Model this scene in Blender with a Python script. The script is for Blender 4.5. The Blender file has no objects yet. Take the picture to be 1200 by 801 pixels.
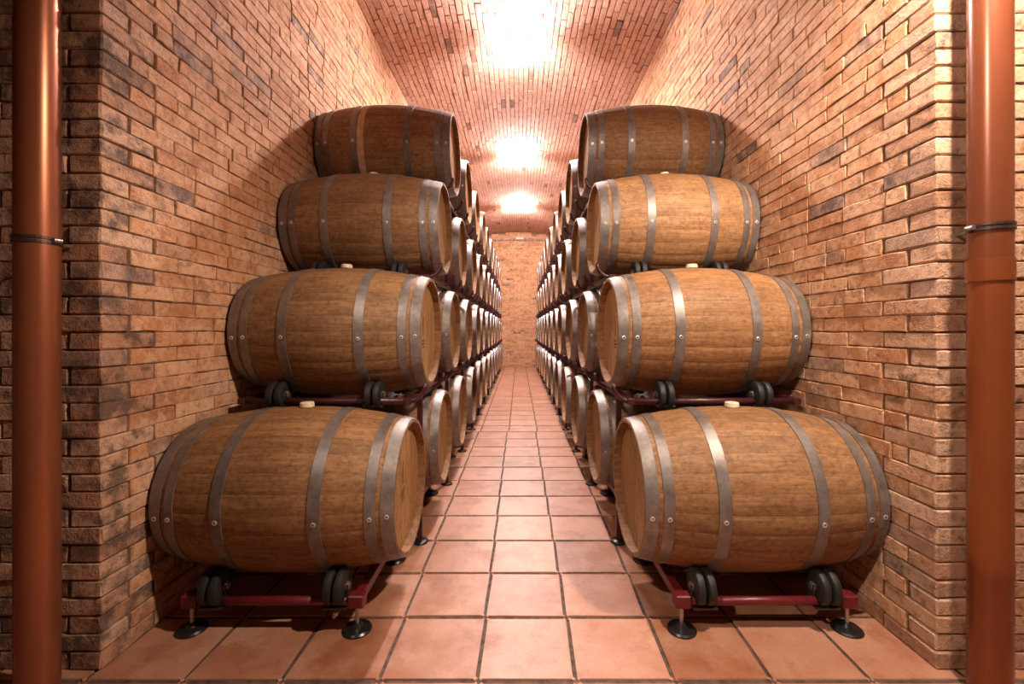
import bpy, bmesh, math, random
import numpy as np
from mathutils import Matrix, Vector

# ------------------------------------------------------------------ camera, world, exposure
scene = bpy.context.scene
COL = scene.collection
W_PX, H_PX, F_PX = 1200, 801, 520.0
VPX, VPY = 608.0, 386.0                 # where the corridor's parallels meet in the photograph
CAM_H = 1.18
cam_d = bpy.data.cameras.new('camera')
cam_d.sensor_width = 36.0
cam_d.lens = 36.0 * F_PX / W_PX
cam_d.shift_x = -(VPX - W_PX / 2) / W_PX
cam_d.shift_y = (VPY - H_PX / 2) / W_PX
cam_d.clip_start = 0.02
cam = bpy.data.objects.new('camera', cam_d)
cam.location = (0, 0, CAM_H)
cam.rotation_euler = (math.pi / 2, 0, 0)
COL.objects.link(cam)
scene.camera = cam

world = bpy.data.worlds.new('world')
scene.world = world
world.use_nodes = True
world.node_tree.nodes['Background'].inputs[0].default_value = (1.0, 0.82, 0.70, 1)
world.node_tree.nodes['Background'].inputs[1].default_value = 0.004

scene.view_settings.view_transform = 'Standard'
scene.view_settings.look = 'None'
scene.view_settings.gamma = 1.0
scene.view_settings.use_curve_mapping = False
scene.view_settings.exposure = 0.0
VAULT_LAMP = 2800.0                     # radiance of the vault lamps' glass
HALL_LAMP = 4900.0
SPOT_W = 380.0
LAMP_COL = (1.0, 0.87, 0.84)
HALL_COL = (1.0, 0.80, 0.65)

R = random.Random(7)
PI = math.pi

# ------------------------------------------------------------------ dimensions (metres; Y runs down the corridor)
XW = 1.45            # inner wall faces at +-XW
Y0, YB = 1.54, 14.30 # corridor mouth, back wall
ZS, ZC = 4.12, 4.32  # vault springing and crown
COURSE = 0.0616
PITCH = 0.92
BL = 0.475           # half barrel length
RB, RE = 0.35, 0.29  # bilge and end radius
TIER_Z = (0.48, 1.17, 1.84, 2.505)
TIER_N = (13, 12, 11, 10)
XC = {'L': -0.485 - BL, 'R': 0.508 + BL - 0.018}
LAMP_Y = (4.73, 8.0, 11.27)

# ------------------------------------------------------------------ helpers
def mesh_obj(name, verts, faces, mat, parent=None, smooth=False, mat_world=None, recalc=True):
    me = bpy.data.meshes.new(name)
    me.from_pydata([tuple(v) for v in verts], [], faces)
    if recalc:
        bm = bmesh.new(); bm.from_mesh(me)
        bmesh.ops.recalc_face_normals(bm, faces=bm.faces)
        bm.to_mesh(me); bm.free()
    if smooth:
        me.polygons.foreach_set('use_smooth', [True] * len(me.polygons))
    if mat: me.materials.append(mat)
    o = bpy.data.objects.new(name, me)
    COL.objects.link(o)
    if parent: o.parent = parent
    if mat_world is not None: o.matrix_local = mat_world
    return o

def inst(name, me, parent, mw):
    o = bpy.data.objects.new(name, me)
    COL.objects.link(o)
    o.parent = parent
    o.matrix_local = mw
    return o

def empty(name, loc=(0, 0, 0)):
    o = bpy.data.objects.new(name, None)
    o.empty_display_size = 0.1
    COL.objects.link(o); o.location = loc
    return o

def tag(o, label, cat, group=None, kind=None):
    o['label'] = label; o['category'] = cat
    if group: o['group'] = group
    if kind: o['kind'] = kind
    return o

class MB:
    def __init__(s): s.v = []; s.f = []
    def add(s, verts, faces):
        b = len(s.v); s.v += [tuple(v) for v in verts]; s.f += [tuple(b + i for i in f) for f in faces]
    def box(s, x0, x1, y0, y1, z0, z1, bev=0.0):
        bm = bmesh.new()
        bmesh.ops.create_cube(bm, size=1.0)
        for v in bm.verts:
            v.co = Vector(((x0 + x1) / 2 + v.co.x * (x1 - x0), (y0 + y1) / 2 + v.co.y * (y1 - y0), (z0 + z1) / 2 + v.co.z * (z1 - z0)))
        if bev: bmesh.ops.bevel(bm, geom=bm.edges[:], offset=bev, segments=1, affect='EDGES')
        bm.verts.index_update()
        s.add([v.co[:] for v in bm.verts], [[v.index for v in f.verts] for f in bm.faces]); bm.free()
        return s
    def lathe(s, prof, axis='Z', c=(0, 0, 0), n=20):
        """prof: list of (radius, height) revolved about an axis through c; ends closed when radius is 0"""
        vs, fs = [], []
        for r, h in prof:
            for i in range(n):
                a = 2 * PI * i / n
                p = (r * math.cos(a), r * math.sin(a), h)
                if axis == 'X': p = (h, p[0], p[1])
                elif axis == 'Y': p = (p[0], h, p[1])
                vs.append((p[0] + c[0], p[1] + c[1], p[2] + c[2]))
        for j in range(len(prof) - 1):
            for i in range(n):
                k = (i + 1) % n
                fs.append((j * n + i, j * n + k, (j + 1) * n + k, (j + 1) * n + i))
        s.add(vs, fs); return s
    def tube(s, pts, r, n=10):
        pts = [Vector(p) for p in pts]; vs, fs = [], []
        for j, p in enumerate(pts):
            d = (pts[min(j + 1, len(pts) - 1)] - pts[max(j - 1, 0)]).normalized()
            a = d.cross(Vector((0, 0, 1)))
            if a.length < 1e-3: a = d.cross(Vector((0, 1, 0)))
            a.normalize(); b = d.cross(a)
            for i in range(n):
                t = 2 * PI * i / n
                vs.append(tuple(p + a * (r * math.cos(t)) + b * (r * math.sin(t))))
        for j in range(len(pts) - 1):
            for i in range(n):
                k = (i + 1) % n
                fs.append((j * n + i, j * n + k, (j + 1) * n + k, (j + 1) * n + i))
        fs.append(tuple(range(n))); fs.append(tuple(range((len(pts) - 1) * n, len(pts) * n)))
        s.add(vs, fs); return s
    def build(s, name, mat, parent=None, smooth=False):
        return mesh_obj(name, s.v, s.f, mat, parent, smooth)

def auto_smooth(o, ang=40):
    me = o.data
    me.polygons.foreach_set('use_smooth', [True] * len(me.polygons))
    try: me.set_sharp_from_angle(angle=math.radians(ang))
    except Exception: pass
    return o

# ------------------------------------------------------------------ materials
class NT:
    def __init__(s, name):
        s.m = bpy.data.materials.new(name); s.m.use_nodes = True
        s.t = s.m.node_tree; s.bsdf = s.t.nodes['Principled BSDF']
    def n(s, t, **kw):
        x = s.t.nodes.new(t)
        for k, v in kw.items(): setattr(x, k, v)
        return x
    def l(s, a, b): s.t.links.new(a, b)
    def math(s, op, a, b=None, c=None, clamp=False):
        x = s.n('ShaderNodeMath', operation=op); x.use_clamp = clamp
        for i, q in enumerate((a, b, c)):
            if q is None: continue
            if isinstance(q, (int, float)): x.inputs[i].default_value = q
            else: s.l(q, x.inputs[i])
        return x.outputs[0]
    def mix(s, f, a, b, mode='MIX'):
        x = s.n('ShaderNodeMix', data_type='RGBA', blend_type=mode)
        for i, q in ((0, f), (6, a), (7, b)):
            if isinstance(q, (int, float)): x.inputs[i].default_value = q
            elif isinstance(q, tuple): x.inputs[i].default_value = (*q, 1)
            else: s.l(q, x.inputs[i])
        return x.outputs[2]
    def noise(s, vec, scale, detail=4, rough=0.55):
        x = s.n('ShaderNodeTexNoise'); x.inputs['Scale'].default_value = scale
        x.inputs['Detail'].default_value = detail; x.inputs['Roughness'].default_value = rough
        if vec is not None: s.l(vec, x.inputs['Vector'])
        return x.outputs['Fac']
    def ramp(s, f, stops, interp='LINEAR'):
        x = s.n('ShaderNodeValToRGB'); x.color_ramp.interpolation = interp
        e = x.color_ramp.elements
        while len(e) < len(stops): e.new(0.5)
        for i, (p, c) in enumerate(stops):
            e[i].position = p; e[i].color = (*c, 1) if isinstance(c, tuple) else (c, c, c, 1)
        s.l(f, x.inputs[0]); return x.outputs[0]
    def bump(s, h, strength=0.3, dist=0.01):
        x = s.n('ShaderNodeBump'); x.inputs['Strength'].default_value = strength; x.inputs['Distance'].default_value = dist
        s.l(h, x.inputs['Height']); s.l(x.outputs[0], s.bsdf.inputs['Normal'])
    def set(s, **kw):
        for k, v in kw.items():
            i = s.bsdf.inputs[k.replace('_', ' ')]
            if isinstance(v, (int, float)): i.default_value = v
            elif isinstance(v, tuple): i.default_value = (*v, 1)
            else: s.l(v, i)
        return s.m
    def rnd(s):
        oi = s.n('ShaderNodeObjectInfo'); at = s.n('ShaderNodeAttribute', attribute_name='rnd')
        return s.math('FRACT', s.math('ADD', oi.outputs['Random'], at.outputs['Fac'])), oi
    def pos(s): return s.n('ShaderNodeNewGeometry').outputs['Position']

def brick_material(name, stops, soot=0.15, pale=0.35, soot_lo=0.56):
    t = NT(name); rnd, oi = t.rnd(); p = t.pos()
    base = t.ramp(rnd, stops)
    n1 = t.noise(p, 12, 7, 0.7)
    col = t.mix(t.math('MULTIPLY', t.ramp(n1, [(0.42, 0.0), (0.60, 1.0)]), pale), base, (0.67, 0.43, 0.275))
    n2 = t.noise(p, 34, 5, 0.7)
    col = t.mix(t.ramp(n2, [(0.30, 0.8), (0.50, 0.0)]), col, (0.22, 0.095, 0.045))
    n3 = t.noise(p, 6.5, 7, 0.72)
    col = t.mix(t.math('MULTIPLY', t.ramp(n3, [(soot_lo, 0.0), (soot_lo + 0.12, 1.0)]), soot), col, (0.055, 0.036, 0.03))
    n4 = t.noise(p, 140, 3, 0.6)
    h = t.math('ADD', t.math('MULTIPLY', n2, 0.8), t.math('MULTIPLY', n4, 0.35))
    t.bump(h, 0.75, 0.014)
    return t.set(Base_Color=col, Roughness=0.85)

WALL_STOPS = [(0.0, (0.37, 0.155, 0.066)), (0.25, (0.47, 0.213, 0.092)), (0.5, (0.52, 0.252, 0.116)), (0.72, (0.52, 0.272, 0.146)),
              (0.93, (0.58, 0.33, 0.18)), (0.95, (0.36, 0.19, 0.12)), (0.965, (0.16, 0.09, 0.07)), (1.0, (0.12, 0.075, 0.065))]
PIER_STOPS = [(0.0, (0.36, 0.18, 0.10)), (0.3, (0.46, 0.25, 0.15)), (0.6, (0.52, 0.32, 0.21)), (0.85, (0.56, 0.36, 0.24)), (1.0, (0.26, 0.15, 0.11))]
VAULT_STOPS = [(0.0, (0.46, 0.245, 0.185)), (0.3, (0.50, 0.275, 0.21)), (0.6, (0.52, 0.295, 0.23)), (0.9, (0.56, 0.33, 0.26)),
               (0.977, (0.45, 0.22, 0.155)), (0.985, (0.16, 0.08, 0.06)), (1.0, (0.13, 0.07, 0.06))]
M_WALL = brick_material('brick_wall', WALL_STOPS, 0.55, 0.6, 0.57)
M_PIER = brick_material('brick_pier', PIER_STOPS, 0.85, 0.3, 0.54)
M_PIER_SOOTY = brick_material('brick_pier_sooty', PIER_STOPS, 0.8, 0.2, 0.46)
M_VAULT = brick_material('brick_vault', VAULT_STOPS, 0.15, 0.25)
M_BACK = brick_material('brick_back', WALL_STOPS, 0.2, 0.5)

def mortar_material(name, a, b):
    t = NT(name); p = t.pos()
    c = t.ramp(t.noise(p, 22, 4), [(0.3, a), (0.7, b)])
    t.bump(t.noise(p, 90, 4), 0.5, 0.01)
    return t.set(Base_Color=c, Roughness=0.95)
M_MORTAR = mortar_material('mortar', (0.085, 0.045, 0.028), (0.19, 0.11, 0.07))
M_MORTAR_DARK = mortar_material('vault_mortar', (0.04, 0.02, 0.014), (0.09, 0.045, 0.03))

def plaster_material():
    t = NT('hall_plaster'); p = t.pos()
    c = t.ramp(t.noise(p, 3, 5), [(0.3, (0.20, 0.11, 0.07)), (0.7, (0.28, 0.16, 0.10))])
    t.bump(t.noise(p, 40, 4), 0.3, 0.01)
    return t.set(Base_Color=c, Roughness=0.9)
M_PLASTER = plaster_material()

def tile_material():
    t = NT('terracotta_tile'); rnd, oi = t.rnd(); p = t.pos()
    base = t.ramp(rnd, [(0.0, (0.28, 0.108, 0.052)), (0.35, (0.35, 0.15, 0.083)), (0.7, (0.40, 0.19, 0.118)), (1.0, (0.31, 0.12, 0.06))])
    n1 = t.noise(p, 5.5, 5, 0.6)
    c = t.mix(t.ramp(n1, [(0.40, 0.0), (0.62, 0.7)]), base, (0.45, 0.245, 0.165))
    n2 = t.noise(p, 4.0, 7, 0.75)
    c = t.mix(t.ramp(n2, [(0.50, 0.0), (0.64, 0.75)]), c, (0.25, 0.085, 0.04))
    n3 = t.noise(p, 60, 4, 0.7)
    c = t.mix(t.ramp(n3, [(0.30, 0.35), (0.48, 0.0)]), c, (0.30, 0.12, 0.06))
    t.bump(t.math('ADD', t.math('MULTIPLY', n1, 0.7), t.math('MULTIPLY', n3, 0.3)), 0.22, 0.01)
    rough = t.math('MULTIPLY_ADD', n1, 0.28, 0.27)
    return t.set(Base_Color=c, Roughness=rough, Specular_IOR_Level=0.35)
M_TILE = tile_material()

def grout_material():
    t = NT('grout'); p = t.pos()
    c = t.ramp(t.noise(p, 30, 4), [(0.35, (0.05, 0.03, 0.022)), (0.65, (0.13, 0.08, 0.055))])
    return t.set(Base_Color=c, Roughness=0.9)
M_GROUT = grout_material()

def wood_material(name, dark, mid, light, along=(5.0, 90.0, 90.0), ends=True):
    t = NT(name); rnd, oi = t.rnd()
    tc = t.n('ShaderNodeTexCoord').outputs['Object']
    off = t.n('ShaderNodeVectorMath', operation='MULTIPLY_ADD'); t.l(rnd, off.inputs[0])
    off.inputs[1].default_value = (37.0, 11.0, 5.0); t.l(tc, off.inputs[2])
    mp = t.n('ShaderNodeVectorMath', operation='MULTIPLY'); t.l(off.outputs[0], mp.inputs[0]); mp.inputs[1].default_value = along
    g1 = t.noise(mp.outputs[0], 1.0, 6, 0.62)
    mp2 = t.n('ShaderNodeVectorMath', operation='MULTIPLY'); t.l(off.outputs[0], mp2.inputs[0])
    mp2.inputs[1].default_value = tuple(4.5 * a for a in along)
    g2 = t.noise(mp2.outputs[0], 1.0, 3, 0.6)
    blot = t.noise(off.outputs[0], 5.0, 5, 0.65)
    c = t.ramp(g1, [(0.28, dark), (0.5, mid), (0.72, light)])
    c = t.mix(t.ramp(blot, [(0.35, 0.45), (0.55, 0.0)]), c, dark)
    c = t.mix(t.ramp(blot, [(0.55, 0.0), (0.75, 0.35)]), c, light)
    c = t.mix(t.ramp(g2, [(0.30, 0.75), (0.46, 0.0)]), c, tuple(0.35 * d for d in dark))
    mott = t.noise(off.outputs[0], 42.0, 5, 0.75)
    c = t.mix(t.ramp(mott, [(0.36, 0.6), (0.50, 0.0)]), c, tuple(0.6 * d for d in dark))
    c = t.mix(t.ramp(mott, [(0.54, 0.0), (0.70, 0.4)]), c, light)
    tone = t.math('MULTIPLY_ADD', rnd, 0.22, 0.89)
    vm = t.n('ShaderNodeVectorMath', operation='SCALE'); t.l(c, vm.inputs[0]); t.l(tone, vm.inputs['Scale'])
    c = t.mix(1.0, vm.outputs[0], oi.outputs['Color'], 'MULTIPLY')
    t.bump(t.math('ADD', g1, t.math('MULTIPLY', g2, 0.6)), 0.25, 0.003)
    return t.set(Base_Color=c, Roughness=0.62, Specular_IOR_Level=0.35)
M_STAVE = wood_material('oak_stave', (0.165, 0.076, 0.029), (0.275, 0.138, 0.057), (0.37, 0.205, 0.095))
M_HEAD = wood_material('oak_head', (0.22, 0.105, 0.034), (0.36, 0.19, 0.072), (0.46, 0.27, 0.12), (80.0, 80.0, 4.0))

def hoop_material():
    t = NT('galvanised_hoop'); rnd, oi = t.rnd()
    tc = t.n('ShaderNodeTexCoord').outputs['Object']
    off = t.n('ShaderNodeVectorMath', operation='MULTIPLY_ADD'); t.l(oi.outputs['Random'], off.inputs[0])
    off.inputs[1].default_value = (9.0, 31.0, 17.0); t.l(tc, off.inputs[2])
    n1 = t.noise(off.outputs[0], 14, 6, 0.7); n2 = t.noise(off.outputs[0], 60, 4, 0.7)
    c = t.ramp(n1, [(0.3, (0.15, 0.125, 0.11)), (0.55, (0.24, 0.21, 0.195)), (0.75, (0.33, 0.30, 0.285))])
    c = t.mix(t.ramp(n2, [(0.56, 0.0), (0.72, 0.6)]), c, (0.13, 0.085, 0.06))
    t.bump(n2, 0.3, 0.003)
    return t.set(Base_Color=c, Metallic=0.6, Roughness=t.math('MULTIPLY_ADD', n1, 0.3, 0.34))
M_HOOP = hoop_material()

def plain(name, col, rough=0.5, metal=0.0, var=0.15, scale=30.0, bump=0.1, emit=0.0, spec=0.5, ecol=None):
    t = NT(name); tc = t.n('ShaderNodeTexCoord').outputs['Object']
    n = t.noise(tc, scale, 4, 0.6)
    c = t.ramp(n, [(0.3, tuple(v * (1 - var) for v in col)), (0.7, tuple(min(1, v * (1 + var)) for v in col))])
    if bump: t.bump(n, bump, 0.004)
    t.set(Base_Color=c, Roughness=rough, Metallic=metal, Specular_IOR_Level=spec)
    if emit:
        t.set(Emission_Color=ecol or LAMP_COL, Emission_Strength=emit)
    return t.m
M_RED = plain('red_rack_paint', (0.115, 0.009, 0.014), 0.38, 0, 0.2, 40)
M_RED_SHADED = plain('red_rack_paint_shaded', (0.045, 0.006, 0.009), 0.4, 0, 0.2, 40)  # rack red darkened for upper racks: shade between the tiers put into the colour
M_RUBBER = plain('black_rubber', (0.009, 0.0085, 0.008), 0.6, 0, 0.3, 60, 0.3)
M_STEEL = plain('steel_rod', (0.45, 0.40, 0.36), 0.35, 0.9, 0.2, 80)
M_DISC = plain('black_foot_plastic', (0.012, 0.011, 0.011), 0.3, 0, 0.2, 40)
M_RIVET = plain('rivet_zinc', (0.72, 0.68, 0.64), 0.35, 0.7, 0.15, 200)
M_RIVET_HOLE = plain('rivet_centre', (0.06, 0.045, 0.04), 0.6, 0.3, 0.2, 200)
M_BUNG = plain('cream_silicone', (0.72, 0.60, 0.42), 0.5, 0, 0.1, 60)
M_PIPE_A = plain('copper_brown_pipe', (0.30, 0.10, 0.045), 0.32, 0.6, 0.06, 6, 0.03)
M_PIPE_B = plain('orange_brown_pipe', (0.19, 0.048, 0.014), 0.3, 0.2, 0.06, 6, 0.03)
M_PIPE_B2 = plain('rust_brown_pipe', (0.18, 0.052, 0.022), 0.27, 0.3, 0.06, 6, 0.03)
M_CLAMP = plain('dark_steel_clamp', (0.07, 0.06, 0.06), 0.4, 0.7, 0.2, 60)
M_STAIN = plain('pale_stain', (0.56, 0.38, 0.25), 0.7, 0, 0.25, 25)
M_STAMP = plain('burnt_stamp', (0.05, 0.022, 0.012), 0.8, 0, 0.3, 80)
M_LAMP_BODY = plain('white_lamp_body', (0.7, 0.68, 0.65), 0.4, 0, 0.05, 30)
M_GLASS_V = plain('vault_lamp_glass', (0.9, 0.9, 0.9), 0.3, 0, 0.02, 10, 0, VAULT_LAMP)
M_GLASS_H = plain('hall_lamp_glass', (0.9, 0.9, 0.9), 0.3, 0, 0.02, 10, 0, HALL_LAMP, ecol=HALL_COL)
M_SHADE = plain('black_lamp_enamel', (0.04, 0.04, 0.04), 0.4)

# ------------------------------------------------------------------ visibility in the photograph (used only to choose the largest pieces)
BARRELS = []
for s in 'LR':
    for t in range(4):
        for k in range(TIER_N[t]):
            BARRELS.append((s, t, k, XC[s], 2.01 + PITCH * (k + t / 2), TIER_Z[t]))
BA = np.array([[b[3], b[4], b[5]] for b in BARRELS])

def seen_size(P, area_vec):
    """projected pixel area of a small face at P with the given normal*area; 0 when out of frame or behind a barrel"""
    x, y, z = P
    if y < 0.3: return 0.0
    px = VPX + F_PX * x / y; py = VPY - F_PX * (z - CAM_H) / y
    if not (-15 < px < W_PX + 15 and -15 < py < H_PX + 15): return 0.0
    v = np.array([x, y, z - CAM_H])
    # ray against cylinders along X
    dy, dz = y, z - CAM_H
    a = dy * dy + dz * dz
    b = -(BA[:, 1] * dy + (BA[:, 2] - CAM_H) * dz)
    c = BA[:, 1] ** 2 + (BA[:, 2] - CAM_H) ** 2 - 0.325 ** 2
    disc = b * b - a * c
    t = np.where(disc > 0, (-b - np.sqrt(np.maximum(disc, 0))) / a, 9)
    hit = (t < 0.985) & (np.abs(x * t - BA[:, 0]) < BL)
    if hit.any(): return 0.0
    return abs(float(np.dot(v, area_vec))) * F_PX * F_PX / y ** 3

# ------------------------------------------------------------------ bricks
def brick_geo(L, Hh, rng, depth=0.05, ch=0.0035):
    """local: x length, z height, front at y=0, goes back to +depth; outline uneven"""
    a, b = L / 2, Hh / 2
    j = lambda s: rng.uniform(-s, s)
    pts = []
    for (x, z) in ((-a, -b), (-a * .33, -b), (a * .33, -b), (a, -b), (a, b), (a * .33, b), (-a * .33, b), (-a, b)):
        pts.append((x + j(.0035), z + j(.0028)))
    fr = []
    for (x, z) in pts:
        sx = 1 - 2 * ch * rng.uniform(.6, 1.4) / L; sz = 1 - 2 * ch * rng.uniform(.6, 1.5) / Hh
        fr.append((x * sx, z * sz))
    tilt = j(.006); tilt2 = j(.03)
    v = [(x, x * tilt + z * tilt2 + j(.0012), z) for x, z in fr]
    v += [(x, ch + x * tilt + j(.001), z) for x, z in pts]
    v += [(x, depth, z) for x, z in pts]
    f = [(0, 1, 6, 7), (1, 2, 5, 6), (2, 3, 4, 5)]
    for r in (0, 8):
        for i in range(8):
            k = (i + 1) % 8
            f.append((r + i, r + 8 + i, r + 8 + k, r + k))
    return np.array(v), f

rb = random.Random(21)
STRETCH = [brick_geo(0.232, 0.0582, rb) for _ in range(14)]
HEADERS = [brick_geo(0.112, 0.0582, rb) for _ in range(8)]
BRICK_ME = {}
def brick_mesh(kind, i, mat):
    key = (kind, i, mat.name)
    if key not in BRICK_ME:
        v, f = (STRETCH if kind == 's' else HEADERS)[i]
        me = bpy.data.meshes.new('brick'); me.from_pydata([tuple(q) for q in v], [], f)
        bm = bmesh.new(); bm.from_mesh(me); bmesh.ops.recalc_face_normals(bm, faces=bm.faces); bm.to_mesh(me); bm.free()
        me.materials.append(mat); BRICK_ME[key] = me
    return BRICK_ME[key]

def course(L, start, rng, headers=0.16):
    """cut a course of length L into bricks; returns list of (centre, length)"""
    out, p = [], -start
    while p < L:
        q = p + (0.118 if rng.random() < headers else 0.238) * rng.uniform(0.97, 1.03)
        a, b = max(p, 0), min(q, L)
        if L - b < 0.05: b = L
        if b - a > 0.035: out.append(((a + b) / 2, b - a))
        p = q if b < L else L
    return out

def lay(parent, bricks, mat, limit=300, shrink=1.0):
    """bricks: list of (Matrix frame, length, course height). The largest seen become objects, the rest one joined part."""
    rng = random.Random(len(bricks))
    sized = []
    for (M, L, hh) in bricks:
        P = M.translation; n = -M.col[1].to_3d()
        sized.append((seen_size(P, np.array(n) * (L * hh)), M, L, hh))
    sized.sort(key=lambda t: -t[0])
    V, F, A = [], [], []
    base = 0
    for idx, (sz, M, L, hh) in enumerate(sized):
        kind = 's' if L > 0.165 else 'h'
        lib = STRETCH if kind == 's' else HEADERS
        i = rng.randrange(len(lib))
        proud = rng.uniform(-0.0025, 0.003)
        S = Matrix.Diagonal(((L - 0.0055) / (0.232 if kind == 's' else 0.112), 1, shrink * hh / COURSE, 1))
        MM = M @ Matrix.Translation((0, proud, 0)) @ S
        if rng.random() < 0.5: MM = MM @ Matrix.Rotation(PI, 4, 'Y')
        if idx < limit:
            inst('brick', brick_mesh(kind, i, mat), parent, MM)
        else:
            v, f = lib[i]
            m = np.array(MM)
            V.append(v @ m[:3, :3].T + m[:3, 3])
            F += [tuple(base + q for q in ff) for ff in f]
            A += [rng.random()] * len(v); base += len(v)
    if V:
        o = mesh_obj('bricks', np.concatenate(V).tolist(), F, mat, parent, recalc=False)
        at = o.data.attributes.new('rnd', 'FLOAT', 'POINT'); at.data.foreach_set('value', A)
        o['kind'] = 'stuff'

def frame(P, u, n, w):
    M = Matrix.Identity(4)
    for i in range(3):
        M[i][0] = u[i]; M[i][1] = -n[i]; M[i][2] = w[i]; M[i][3] = P[i]
    return M

# ------------------------------------------------------------------ floor
TP, TX0, TY0 = 0.331, -0.1365, 1.491
_f = MB().box(-3.1, 3.1, -3.0, YB + 0.1, -0.12, -0.0045)
floor = _f.build('floor', M_GROUT)
tag(floor, 'square terracotta floor tiles with dark joints running down the aisle', 'floor', kind='structure')

def tile_geo(rng):
    a = (TP - 0.003) / 2; c = 0.0016
    o = []
    for sx, sy in ((-1, -1), (1, -1), (1, 1), (-1, 1)):
        for q in ((1 - .05, 1), (1, 1 - .05)) if sx * sy > 0 else ((1, 1 - .05), (1 - .05, 1)):
            o.append((sx * a * q[0] + rng.uniform(-.001, .001), sy * a * q[1] + rng.uniform(-.001, .001)))
    v = [(x * (1 - c / a), y * (1 - c / a), 0.0 + rng.uniform(-.0006, .0006)) for x, y in o] + [(x, y, -0.003) for x, y in o] + [(x, y, -0.02) for x, y in o]
    f = [tuple(range(8))]
    for r in (0, 8):
        for i in range(8):
            k = (i + 1) % 8
            f.append((r + i, r + 8 + i, r + 8 + k, r + k))
    return v, f
rt = random.Random(3)
TILES = [tile_geo(rt) for _ in range(6)]
TILE_ME = []
for v, f in TILES:
    me = bpy.data.meshes.new('tile'); me.from_pydata(v, [], f)
    bm = bmesh.new(); bm.from_mesh(me); bmesh.ops.recalc_face_normals(bm, faces=bm.faces); bm.to_mesh(me); bm.free()
    me.materials.append(M_TILE); TILE_ME.append(me)
tl = []
for r in range(-6, 39):
    y = TY0 + (r + .5) * TP
    if y > YB - 0.05: continue
    cols = range(-5, 5) if r > 0 else range(-8, 9)
    for c in cols:
        x = TX0 + (c + .5) * TP + (0.022 if r >= 11 else 0)
        if r > 0 and abs(x) > XW + 0.12: continue
        tl.append((seen_size((x, y, 0.0), np.array((0, 0, TP * TP))), x, y))
tl.sort(key=lambda t: -t[0])
V, F, A = [], [], []
for i, (s, x, y) in enumerate(tl):
    z = rt.uniform(-.0012, .0012)
    M = Matrix.Translation((x + rt.uniform(-.001, .001), y + rt.uniform(-.001, .001), z)) @ Matrix.Rotation(rt.uniform(-.003, .003), 4, 'Z') @ Matrix.Rotation(rt.uniform(-.002, .002), 4, 'X')
    k = rt.randrange(6)
    if i < 300: inst('tile', TILE_ME[k], floor, M)
    else:
        b = len(V); V += [tuple(M @ Vector(q)) for q in TILES[k][0]]; F += [tuple(b + j for j in f) for f in TILES[k][1]]; A += [rt.random()] * len(TILES[k][0])
if V:
    o = mesh_obj('tiles', V, F, M_TILE, floor); o['kind'] = 'stuff'
    at = o.data.attributes.new('rnd', 'FLOAT', 'POINT'); at.data.foreach_set('value', A)

# ------------------------------------------------------------------ walls
REC = 0.008                     # joints lie this far behind the brick faces
NC = int(round(ZS / COURSE))
def backing(name, label, x0, x1, y0, y1, z0, z1, mat=M_MORTAR):
    o = MB().box(x0, x1, y0, y1, z0, z1).build(name, mat)
    return tag(o, label, 'wall', kind='structure')

wall_left = backing('wall_left', 'long brick corridor wall behind the barrels beside the plain pipe', -1.80, -XW - REC, 1.76, YB + 0.25, -0.1, ZS + 0.02)
wall_right = backing('wall_right', 'long brick corridor wall behind the barrels beside the collared pipe', XW + REC, 1.80, 1.76, YB + 0.25, -0.1, ZS + 0.02)
front_left = backing('wall_front_left', 'brick pier face behind the plain pipe at the corridor mouth', -3.0, -XW - REC, Y0 + REC, 1.76, -0.1, 4.6)
front_right = backing('wall_front_right', 'brick pier face behind the collared pipe at the corridor mouth', XW + REC, 3.0, Y0 + REC, 1.76, -0.1, 4.6)
wall_back = backing('wall_back', 'brick end wall closing the barrel corridor', -XW - 0.02, XW + 0.02, YB + REC, YB + 0.25, -0.1, ZC + 0.1)

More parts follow.
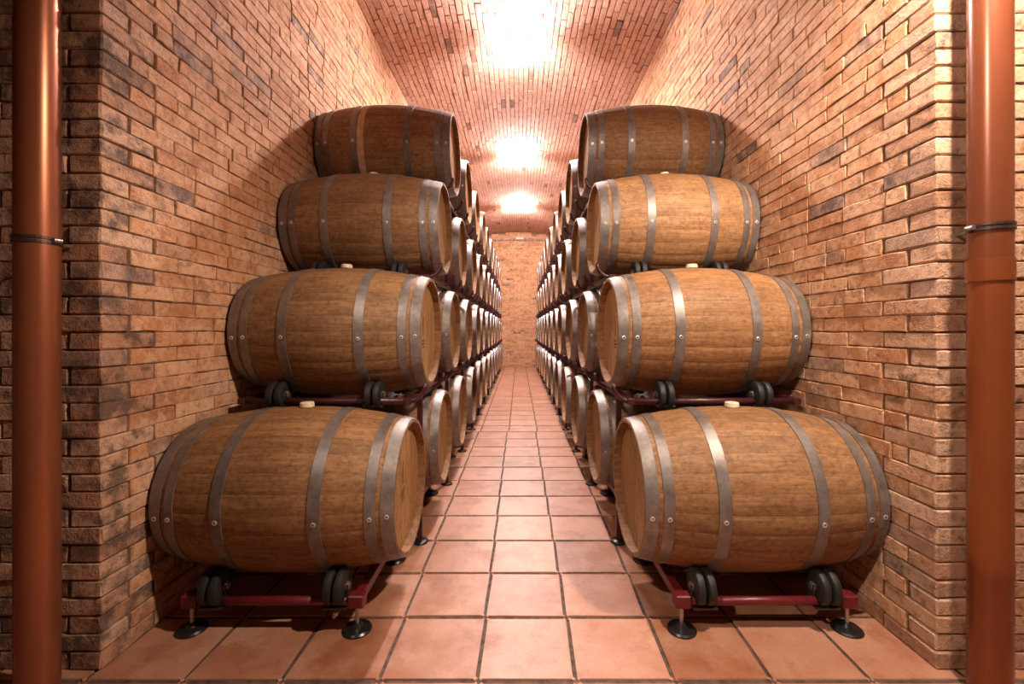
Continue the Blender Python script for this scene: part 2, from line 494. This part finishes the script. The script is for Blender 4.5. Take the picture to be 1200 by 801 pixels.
rng = random.Random(5)
def corner_geo(lx, ly, rng, mat):
    bm = bmesh.new(); bmesh.ops.create_cube(bm, size=1)
    for v in bm.verts: v.co = Vector((v.co.x * lx, v.co.y * ly, v.co.z * 0.0582))
    bmesh.ops.bevel(bm, geom=bm.edges[:], offset=0.005, segments=1, affect='EDGES')
    for v in bm.verts: v.co += Vector([rng.uniform(-.002, .002) for _ in range(3)])
    me = bpy.data.meshes.new('corner_brick'); bm.to_mesh(me); bm.free(); me.materials.append(mat); return me
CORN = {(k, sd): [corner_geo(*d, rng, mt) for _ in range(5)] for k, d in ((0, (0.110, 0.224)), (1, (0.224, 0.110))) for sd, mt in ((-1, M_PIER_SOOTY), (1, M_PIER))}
for side, wall, front in ((-1, wall_left, front_left), (1, wall_right, front_right)):
    inner, face = [], []
    for i in range(NC):
        z = (i + .5) * COURSE
        alt = i % 2
        lx, ly = ((0.110, 0.224), (0.224, 0.110))[alt]
        # the quoin shows a header on one face and a stretcher on the other
        me = rng.choice(CORN[(alt, side)])
        inst('corner_brick', me, front, Matrix.Translation((side * (XW + lx / 2) + rng.uniform(-.003, .003), Y0 + ly / 2 + rng.uniform(-.003, .003), z)) @ Matrix.Rotation(PI * rng.randrange(2), 4, 'Z'))
        y_start = Y0 + ly + 0.008
        for c, L in course(YB - y_start, rng.uniform(0, 0.05) + (0.0 if alt else 0.0), rng):
            P = (side * XW, y_start + c, z + rng.uniform(-.0015, .0015))
            if side < 0: M = frame(P, (0, 1, 0), (1, 0, 0), (0, 0, 1))
            else: M = frame(P, (0, -1, 0), (-1, 0, 0), (0, 0, 1))
            M = M @ Matrix.Rotation(rng.uniform(-.006, .006), 4, 'Y')
            inner.append((M, L, COURSE))
        if z < 3.6:
            for c, L in course(0.95, 0.118 if i % 4 < 2 and alt == 0 and rng.random() < .5 else 0.0, rng):
                P = (side * (XW + lx + 0.008 + c), Y0, z)
                face.append((frame(P, (1, 0, 0), (0, -1, 0), (0, 0, 1)) @ Matrix.Rotation(rng.uniform(-.008, .008), 4, 'Y'), L, COURSE))
    lay(wall, inner, M_WALL)
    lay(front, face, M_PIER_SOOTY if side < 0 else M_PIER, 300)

bk = []
for i in range(int(ZC / COURSE)):
    z = (i + .5) * COURSE
    for c, L in course(2 * XW, 0.12 * (i % 2) + rng.uniform(0, .04), rng):
        x = -XW + c
        zt = ZC - (ZC - ZS) * (x / XW) ** 2
        if z > zt - 0.02: continue
        bk.append((frame((x, YB, z), (1, 0, 0), (0, -1, 0), (0, 0, 1)), L, COURSE))
lay(wall_back, bk, M_BACK, 300)
ledge = MB().box(-XW, XW, YB - 0.05, YB + 0.02, 4.03, 4.075, 0.004).build('trim_1', M_BACK)
tag(ledge, 'thin brick ledge across the end wall below the vault', 'trim', kind='structure')

# ------------------------------------------------------------------ vault
RV = (XW ** 2 + (ZC - ZS) ** 2) / (2 * (ZC - ZS)); CZ = ZC - RV
amax = math.asin(XW / RV)
vs, fs = [], []
NA = 24
for yy in (Y0 + 0.01, YB + 0.25):
    for rr in (RV + 0.02, RV + 0.17):
        for i in range(NA + 1):
            a = -amax * 1.06 + 2 * amax * 1.06 * i / NA
            vs.append((rr * math.sin(a), yy, CZ + rr * math.cos(a)))
n = NA + 1
for i in range(NA):
    for (a, b) in ((0, 2 * n), (2 * n + n, n)):
        fs.append((a + i, a + i + 1, b + i + 1, b + i))
    fs.append((i, n + i, n + i + 1, i + 1)); fs.append((2 * n + i, 2 * n + i + 1, 3 * n + i + 1, 3 * n + i))
fs.append((0, 2 * n, 3 * n, n)); fs.append((n - 1, 2 * n - 1, 4 * n - 1, 3 * n - 1))
ceiling = tag(mesh_obj('ceiling', vs, fs, M_MORTAR_DARK), 'shallow barrel vault of pinkish brick over the barrel corridor', 'ceiling', kind='structure')
nv = int(round(2 * amax * RV / COURSE)); da = 2 * amax / nv
vb = []
for i in range(nv):
    a = -amax + (i + .5) * da
    nrm = Vector((-math.sin(a), 0, -math.cos(a)))
    w = Vector((0, 1, 0)).cross(-nrm)
    for c, L in course(YB - Y0, 0.12 * (i % 2) + rng.uniform(0, .03), random.Random(i), 0.0):
        P = (RV * math.sin(a), Y0 + c, CZ + RV * math.cos(a))
        vb.append((frame(P, (0, 1, 0), nrm, w), L, da * RV))
lay(ceiling, vb, M_VAULT, 300, 0.93)

# ------------------------------------------------------------------ the hall the photographer stands in (behind and beside the camera)
hl = backing('wall_hall_left', 'plastered side wall of the entrance hall by the plain pipe', -3.2, -3.0, -3.0, 1.76, -0.1, 4.6, M_PLASTER)
hr = backing('wall_hall_right', 'plastered side wall of the entrance hall by the collared pipe', 3.0, 3.2, -3.0, 1.76, -0.1, 4.6, M_PLASTER)
hb = backing('wall_hall_back', 'plastered wall of the entrance hall facing the corridor mouth', -3.2, 3.2, -3.2, -3.0, -0.1, 4.6, M_PLASTER)
hc = MB().box(-3.2, 3.2, -3.2, 1.76, 4.6, 4.7).build('ceiling_hall', M_PLASTER)
tag(hc, 'flat plastered ceiling of the entrance hall', 'ceiling', kind='structure')
hh = backing('wall_front_lintel', 'plastered lintel above the mouth of the barrel corridor', -XW - REC, XW + REC, 1.60, 1.76, ZC + 0.17, 4.6, M_PLASTER)

# ------------------------------------------------------------------ barrels
def rad(x): return RB - (RB - RE) * (abs(x) / BL) ** 2
NST = 28
XS = [-0.475, -0.468, -0.435, -0.38, -0.30, -0.20, -0.10, 0, 0.10, 0.20, 0.30, 0.38, 0.435, 0.468, 0.475]
def stave_geo(ang0=0.0, n=NST):
    h = PI / n
    v, f = [], []
    for x in XS:
        r = rad(x); end = abs(x) > 0.46
        if abs(x) > 0.474: r -= 0.002
        ri = r - (0.011 if abs(x) > 0.474 else 0.014 if end else 0.027)
        for a, rr in ((-h * .996, r - .0007), (-h * .93, r), (0, r), (h * .93, r), (h * .996, r - .0007), (h * .996, ri), (-h * .996, ri)):
            t = ang0 + a
            v.append((x, rr * math.sin(t), rr * math.cos(t)))
    m = 7
    for j in range(len(XS) - 1):
        for i in range(m):
            k = (i + 1) % m
            f.append((j * m + i, j * m + k, (j + 1) * m + k, (j + 1) * m + i))
    f.append(tuple(range(m))); f.append(tuple(range((len(XS) - 1) * m, len(XS) * m)))
    return v, f

HX = 0.438; HR = 0.276
def head_board(i, nb, sgn):
    """vertical boards closing the barrel; local origin is the barrel centre"""
    wv = 2 * HR / nb; y0 = -HR + i * wv + .0008; y1 = y0 + wv - .0016
    ys = [y0 + (y1 - y0) * q / 4 for q in range(5)]
    top = [(y, math.sqrt(max(HR ** 2 - y * y, 1e-6))) for y in ys]
    out = top + [(y, -z) for y, z in reversed(top)]
    c = .0012
    ym = (y0 + y1) / 2
    n = len(out)
    v = [(sgn * HX, ym + (y - ym) * (1 - 2 * c / wv), z) for y, z in out] + [(sgn * (HX - c), y, z) for y, z in out] + [(sgn * (HX - .02), y, z) for y, z in out]
    f = [tuple(range(n)), tuple(range(2 * n, 3 * n))]
    for r in (0, n):
        for q in range(n):
            k = (q + 1) % n
            f.append((r + q, r + n + q, r + n + k, r + k))
    return v, f
NB = 7
HOOPS = (-0.449, -0.386, -0.185, 0.185, 0.386, 0.449)
HW = (0.048, 0.040, 0.046, 0.046, 0.040, 0.048)
def hoop_obj(i, parent):
    c, w = HOOPS[i], HW[i]
    xs = [c - w / 2, c - w / 6, c + w / 6, c + w / 2]
    prof = [(rad(x) + 0.0004, x) for x in xs]
    th = 0.0034
    ring = [(rad(xs[0]) - .001, xs[0])] + [(rad(x) + th, x) for x in xs] + [(rad(xs[-1]) - .001, xs[-1])]
    o = MB().lathe(ring, 'X', n=56).build('hoop', M_HOOP, parent)
    return auto_smooth(o, 35)

def rivet_meshes():
    a = MB().lathe([(0.0095, 0), (0.0095, .0022), (0.0075, .0034), (0.0045, .0034), (0.0042, .002)], 'Z', n=14)
    return a
def add_rivets(hoop, i):
    c = HOOPS[i]; r = rad(c) + 0.0034
    for ang in (-PI / 2 - 0.10 + 0.012 * (i % 3), PI / 2 + 0.15):       # angle from top about X, towards -Y and +Y
        nrm = Vector((0, math.sin(ang), math.cos(ang)))
        M = Matrix.Translation(Vector((c, 0, 0)) + nrm * r) @ nrm.to_track_quat('Z', 'Y').to_matrix().to_4x4()
        if 'riv' not in CACHE:
            o = rivet_meshes().build('rivet', M_RIVET); CACHE['riv'] = o.data; bpy.data.objects.remove(o)
            mb = MB(); mb.lathe([(0.0, .0022), (0.0048, .0022), (0.0048, 0.0)], 'Z', n=12)
        inst('rivet', CACHE['riv'], hoop, M)
CACHE = {}
sv, sf = stave_geo()
def make_barrel(side, near):
    root = empty('wine_barrel')
    if near:
        if 'stave' not in CACHE:
            o = mesh_obj('stave', sv, sf, M_STAVE); auto_smooth(o, 30); CACHE['stave'] = o.data; bpy.data.objects.remove(o)
        for i in range(NST):
            inst('stave', CACHE['stave'], root, Matrix.Rotation(2 * PI * (i + .5) / NST, 4, 'X'))
    else:
        if 'body' not in CACHE:
            V, F, A = [], [], []
            rr = random.Random(2)
            for i in range(NST):
                v, f = stave_geo(2 * PI * (i + .5) / NST)
                b = len(V); V += v; F += [tuple(b + q for q in ff) for ff in f]; A += [rr.random()] * len(v)
            o = mesh_obj('staves', V, F, M_STAVE); auto_smooth(o, 30)
            at = o.data.attributes.new('rnd', 'FLOAT', 'POINT'); at.data.foreach_set('value', A)
            CACHE['body'] = o.data; bpy.data.objects.remove(o)
        inst('staves', CACHE['body'], root, Matrix.Identity(4))
    for i in range(6):
        key = 'hoop%d' % i
        if key not in CACHE:
            o = hoop_obj(i, None); CACHE[key] = o.data; bpy.data.objects.remove(o)
        h = inst('hoop', CACHE[key], root, Matrix.Identity(4))
        if near: add_rivets(h, i)
    aisle = 1 if side == 'L' else -1
    for sg in (aisle, -aisle):
        if near and sg == aisle:
            for i in range(NB):
                key = 'board%d_%d' % (i, sg)
                if key not in CACHE:
                    v, f = head_board(i, NB, sg); o = mesh_obj('head_board', v, f, M_HEAD); CACHE[key] = o.data; bpy.data.objects.remove(o)
                inst('head_board', CACHE[key], root, Matrix.Identity(4))
        else:
            key = 'head%d' % sg
            if key not in CACHE:
                m = MB()
                for i in range(NB): m.add(*head_board(i, NB, sg))
                o = m.build('barrel_head', M_HEAD); CACHE[key] = o.data; bpy.data.objects.remove(o)
            inst('barrel_head', CACHE[key], root, Matrix.Identity(4))
    if 'bung' not in CACHE:
        o = MB().lathe([(0.0, .024), (0.026, .024), (0.030, .021), (0.031, .004), (0.027, 0), (0.027, -.02)], 'Z', (0, 0, RB - .001), 20).build('bung', M_BUNG)
        auto_smooth(o, 40); CACHE['bung'] = o.data; bpy.data.objects.remove(o)
    inst('bung', CACHE['bung'], root, Matrix.Identity(4))
    return root

def copy_tree(o, parent=None):
    c = o.copy(); COL.objects.link(c)
    if parent: c.parent = parent
    for ch in list(o.children): copy_tree(ch, c)
    return c
def set_color(o, c):
    o.color = c
    for ch in o.children: set_color(ch, c)

ORD = ['first', 'second', 'third', 'fourth', 'fifth', 'sixth', 'seventh', 'eighth', 'ninth', 'tenth', 'eleventh', 'twelfth', 'thirteenth']
TIER = ['bottom', 'second', 'third', 'top']
PIPE = {'L': 'plain', 'R': 'collared'}
proto = {(s, nr): make_barrel(s, nr) for s in 'LR' for nr in (True, False)}
used = set()
rc = random.Random(11)
barrel_at = {}
for (s, t, k, x, y, z) in BARRELS:
    near = k < 2
    key = (s, near)
    o = proto[key] if key not in used else copy_tree(proto[key])
    used.add(key)
    o.location = (x + (-1 if s == 'R' else 1) * rc.uniform(0, .010) * (1 if k else 0.3), y, z)
    tone = rc.uniform(0.86, 1.14); warm = rc.uniform(-.05, .05)
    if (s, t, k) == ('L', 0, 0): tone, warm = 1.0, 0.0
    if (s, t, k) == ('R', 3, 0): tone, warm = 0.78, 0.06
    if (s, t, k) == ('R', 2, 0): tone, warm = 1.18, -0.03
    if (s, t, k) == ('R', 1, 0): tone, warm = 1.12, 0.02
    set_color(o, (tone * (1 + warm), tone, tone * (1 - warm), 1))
    tag(o, '%s oak barrel from the open end, %s tier, stack beside the %s pipe' % (ORD[k], TIER[t], PIPE[s]), 'barrel',
        'oak wine barrels stacked beside the %s pipe' % PIPE[s])
    barrel_at[(s, t, k)] = o

# a pale band left by an old hoop on the top barrel beside the plain pipe
xs = [-0.158, -0.135, -0.108]
o = MB().lathe([(rad(x) + .0009 - (.0012 if i in (0, 2) else 0), x) for i, x in enumerate(xs)], 'X', n=56).build('stain_band', M_STAIN, barrel_at[('L', 3, 0)], True)
o['label'] = 'pale dried stain running round the barrel'
# small burnt marks on three barrel heads
def stamps(key, y, z, sgn, slant):
    b = barrel_at[key]
    m = MB()
    for (dy, dz, w, h, sl) in ((0, .045, .012, .075, 0), (.004, .095, .007, .03, 0), (0, -.02, .060, .008, slant), (0, -.038, .060, .008, slant), (0.006, -.056, .048, .008, slant)):
        c, s_ = math.cos(sl), math.sin(sl)
        q = [(-w / 2, -h / 2), (w / 2, -h / 2), (w / 2, h / 2), (-w / 2, h / 2)]
        q = [(y + dy + a * c - e * s_, z + dz + a * s_ + e * c) for a, e in q]
        m.add([(sgn * (HX - .001), a, e) for a, e in q] + [(sgn * (HX + .0008), a, e) for a, e in q],
              [(0, 1, 2, 3), (4, 5, 6, 7), (0, 1, 5, 4), (1, 2, 6, 5), (2, 3, 7, 6), (3, 0, 4, 7)])
    o = m.build('burnt_mark', M_STAMP, b); o['label'] = 'small burnt brand on the barrel head'
stamps(('L', 0, 0), -0.02, 0.0, 1, 0.35)
stamps(('L', 1, 0), -0.06, -0.03, 1, 0.0)
stamps(('R', 1, 0), -0.06, -0.03, -1, 0.0)

# ------------------------------------------------------------------ racks
RW = 0.068
def make_rack(side, upper, first):
    """origin: barrel axis. Frame with four double rubber rollers; the lowest stands on discs, the others on posts"""
    r = empty('barrel_rack'); ai = 1 if side == 'L' else -1
    zr = -0.345 if upper else -0.365
    RED = M_RED_SHADED if upper else M_RED
    xr = 0.41 if upper else 0.325
    ylen = 0.459 if upper else 0.285
    for sx in (-1, 1):
        MB().box(sx * xr - .018, sx * xr + .018, -0.285 if first else -ylen, ylen, zr - .015, zr + .015 + (0 if upper else .01), .003).build('side_rail', RED, r)
    for sy in (-1, 1):
        yt = sy * 0.265
        pts = [(-xr, yt, zr), (xr, yt, zr)]
        MB().tube(pts, 0.017, 12).build('cross_tube', RED, r, True)
        if upper:
            arc = [(ai * (xr + .085 * math.sin(q)), yt, zr + .085 * (1 - math.cos(q))) for q in [i * PI / 2 / 6 for i in range(7)]]
            hk = MB().tube(arc, 0.011, 8).build('curved_stop', RED, r, True)
        for sx in (-1, 1):
            xc = sx * 0.24; zc = -0.3157; yc = sy * 0.25
            m = MB()
            for q in (-0.021, 0.021):
                m.lathe([(0.02, q - .017), (RW - .010, q - .017), (RW - .002, q - .012), (RW, q - .004), (RW, q + .004), (RW - .002, q + .012), (RW - .010, q + .017), (0.02, q + .017)], 'X', (xc, yc, zc), 22)
            w = auto_smooth(m.build('roller', M_RUBBER, r), 40)
            MB().lathe([(0.0, -.05), (.012, -.05), (.019, -.044), (.019, .044), (.012, .05), (0, .05)], 'X', (xc, yc, zc), 12).build('hub', M_STEEL, w)
            m = MB()
            for q in (-.046, .046):
                m.box(xc + q - .003, xc + q + .003, yc - .018, yc + .02, zr - .022, zc + .012)
            m.box(xc - .046, xc + .046, yt - .022, yt + .022, zr - .024, zr - .017)
            m.build('fork', M_CLAMP, r)
    if not upper:
        for sx in (-1, 1):
            for sy in (-1, 1):
                c = (sx * 0.325, sy * 0.265, -TIER_Z[0])
                d = auto_smooth(MB().lathe([(0.0, 0.0), (.055, 0.0), (.056, .006), (.050, .012), (.022, .017), (.014, .03), (0, .03)], 'Z', c, 24).build('foot', M_DISC, r), 35)
                MB().lathe([(.0075, .028), (.0075, TIER_Z[0] + zr - .014)], 'Z', c, 10).build('threaded_rod', M_STEEL, d)
            for sy in (-1, 1):
                MB().box(sx * .325 - .03, sx * .325 + .03, sy * .265 - .024, sy * .265 + .024, zr - .02, zr + .03, .004).build('corner_bracket', M_RED, r)
    return r
def add_posts(r, t):
    zr = -0.345
    if t == 1: bottom = -TIER_Z[1] + .012
    else: bottom = TIER_Z[t - 1] - 0.345 + 0.016 - TIER_Z[t]
    for sx in (-1, 1):
        MB().box(sx * .41 - .014, sx * .41 + .014, -.014, .014, bottom, zr - .014, .003).build('post', M_RED_SHADED, r)
        if t == 1:
            MB().lathe([(0, -.012), (.045, -.012), (.046, -.006), (.04, 0), (.02, .006), (0, .006)], 'Z', (sx * .41, 0, bottom), 20).build('foot', M_DISC, r)
rp = {}
for (s, t, k, x, y, z) in BARRELS:
    key = (s, t, k == 0)
    if key not in rp:
        o = make_rack(s, t > 0, k == 0)
        if t: add_posts(o, t)
        rp[key] = o
    else: o = copy_tree(rp[key])
    o.location = (x, y, z)
    tag(o, 'red roller rack under the %s barrel from the open end, %s tier, %s pipe stack' % (ORD[k], TIER[t], PIPE[s]), 'rack',
        'red roller racks beside the %s pipe' % PIPE[s])

# ------------------------------------------------------------------ pipes
def pipe(xp, yp, label, mats, collared, zclamp):
    r = empty('drain_pipe', (xp, yp, 0))
    rr = 0.0545
    zj = 1.335
    if collared:
        auto_smooth(MB().lathe([(rr, zj + .02), (rr, 4.59)], 'Z', n=40).build('upper_tube', mats[0], r))
        auto_smooth(MB().lathe([(rr, 0.0), (rr, .395), (rr + .0015, .40), (rr + .0015, .455), (rr, .46), (rr, zj - .006), (rr + .0035, zj), (rr + .0035, zj + .070), (rr + .0005, zj + .0705)], 'Z', n=40).build('lower_tube', mats[1], r), 20)
    else:
        auto_smooth(MB().lathe([(rr, 0.0), (rr, 4.59)], 'Z', n=40).build('tube', mats[0], r))
    m = MB()
    for dz in (-.008, .006):
        m.lathe([(rr, dz - .004), (rr + .004, dz - .004), (rr + .004, dz + .004), (rr, dz + .004)], 'Z', (0, 0, zclamp), 32)
    cl = m.build('clamp', M_CLAMP, r)
    sx = 1 if xp < 0 else -1
    MB().lathe([(0, -.012), (.008, -.012), (.008, .012), (0, .012)], 'Y', (sx * (rr + .008), 0.0, zclamp), 12).build('bolt', M_STEEL, cl)
    MB().lathe([(.005, 0), (.005, Y0 - yp - rr + .02)], 'Y', (0, rr, zclamp), 10).build('wall_stud', M_STEEL, cl)
    tag(r, label, 'pipe')
pipe(-1.551, 1.43, 'plain glossy copper-brown drain pipe with one clamp, in front of the soot-dark pier', (M_PIPE_A,), False, 1.466)
pipe(1.518, 1.43, 'orange-brown drain pipe with socket collar and clamp, against the paler pier', (M_PIPE_B2, M_PIPE_B), True, 1.507)

# ------------------------------------------------------------------ lamps
def vault_lamp(i, y):
    r = empty('vault_lamp', (0, y, ZC))
    MB().box(-.10, .10, -.05, .05, -.05, .0, .006).build('mounting_box', M_LAMP_BODY, r)
    MB().box(-.012, .012, -.012, .012, -.09, -.05).build('stem', M_LAMP_BODY, r)
    for sx in (-1, 1):
        MB().box(sx * .105 - .004, sx * .105 + .004, -.105, .105, -.145, -.07, .002).build('side_plate', M_LAMP_BODY, r)
    MB().box(-.102, .102, -.012, .012, -.125, -.085).build('holder', M_LAMP_BODY, r)
    for sy in (-1, 1):
        m = MB().lathe([(0.0, -.07), (.026, -.07), (.036, -.055), (.036, .055), (.026, .07), (0.0, .07)], 'X', (0, sy * .06, -.10), 14)
        m.build('lamp_glass', M_GLASS_V, r, True)
    tag(r, '%s lit white lamp from the corridor mouth along the crown of the vault' % ORD[i], 'lamp', 'lamps on the vault crown')
for i, y in enumerate(LAMP_Y): vault_lamp(i, y)

def hall_lamp(x, y, z, label):
    """pendant with an opaque conical shade and a bulb just above its rim"""
    r = empty('pendant_lamp', (x, y, 4.6)); h = z - 4.6
    MB().lathe([(0, 0), (.06, 0), (.06, -.02), (.02, -.04), (0, -.04)], 'Z', n=20).build('ceiling_rose', M_LAMP_BODY, r)
    MB().lathe([(.006, -.03), (.006, h + .16)], 'Z', n=10).build('rod', M_LAMP_BODY, r)
    MB().lathe([(.0, .17), (.03, .17), (.04, .13), (.17, -.01), (.165, -.01), (.036, .125), (0, .16)], 'Z', (0, 0, h), 32).build('shade', M_SHADE, r)
    prof = [(0.045 * math.sin(PI * q / 8), -0.045 * math.cos(PI * q / 8) + h + .04) for q in range(9)]
    MB().lathe(prof, 'Z', n=16).build('bulb', M_GLASS_H, r, True)
    tag(r, label, 'lamp')
hall_lamp(1.30, 0.95, 2.85, 'shaded pendant lamp in the hall in front of the collared pipe')

def spotlight(loc, aim, label):
    r = empty('ceiling_spotlight', loc)
    d = (Vector(aim) - Vector(loc)).normalized()
    r.rotation_euler = d.to_track_quat('-Z', 'Y').to_euler()
    MB().lathe([(0, .16), (.04, .16), (.055, .12), (.06, -.02), (.055, -.02), (.05, .1), (0, .1)], 'Z', n=24).build('housing', M_SHADE, r)
    MB().lathe([(0, .012), (.05, .012), (.05, .008), (0, .008)], 'Z', n=20).build('lens', M_LAMP_BODY, r)
    up = r.rotation_euler.to_matrix().inverted() @ Vector((0, 0, 4.6 - loc[2]))
    MB().tube([(0, 0, .16), tuple(up)], .01, 8).build('stem', M_SHADE, r)
    ld = bpy.data.lights.new('spot_beam', 'SPOT'); ld.energy = SPOT_W; ld.color = HALL_COL
    ld.spot_size = math.radians(62); ld.spot_blend = 0.6; ld.shadow_soft_size = 0.04
    lo = bpy.data.objects.new('spot_beam', ld); COL.objects.link(lo); lo.parent = r; lo.location = (0, 0, -.03)
    tag(r, label, 'lamp')
spotlight((-1.5, -0.4, 3.4), (1.25, 2.3, 0.95), 'spotlight hung in the hall, turned towards the collared pipe and its barrels')

# small unlit box light on the end wall
M_DULL = plain('dull_grey_plastic', (0.42, 0.34, 0.30), 0.6)
r = empty('emergency_light', (0.03, YB - 0.05, 4.076))
MB().box(-.13, .13, -.03, .03, 0.0, .09, .008).build('housing', M_DULL, r)
MB().box(-.11, .11, -.034, -.03, .015, .04).build('diffuser', M_LAMP_BODY, r)
tag(r, 'small grey box light on the end wall ledge under the vault', 'lamp')
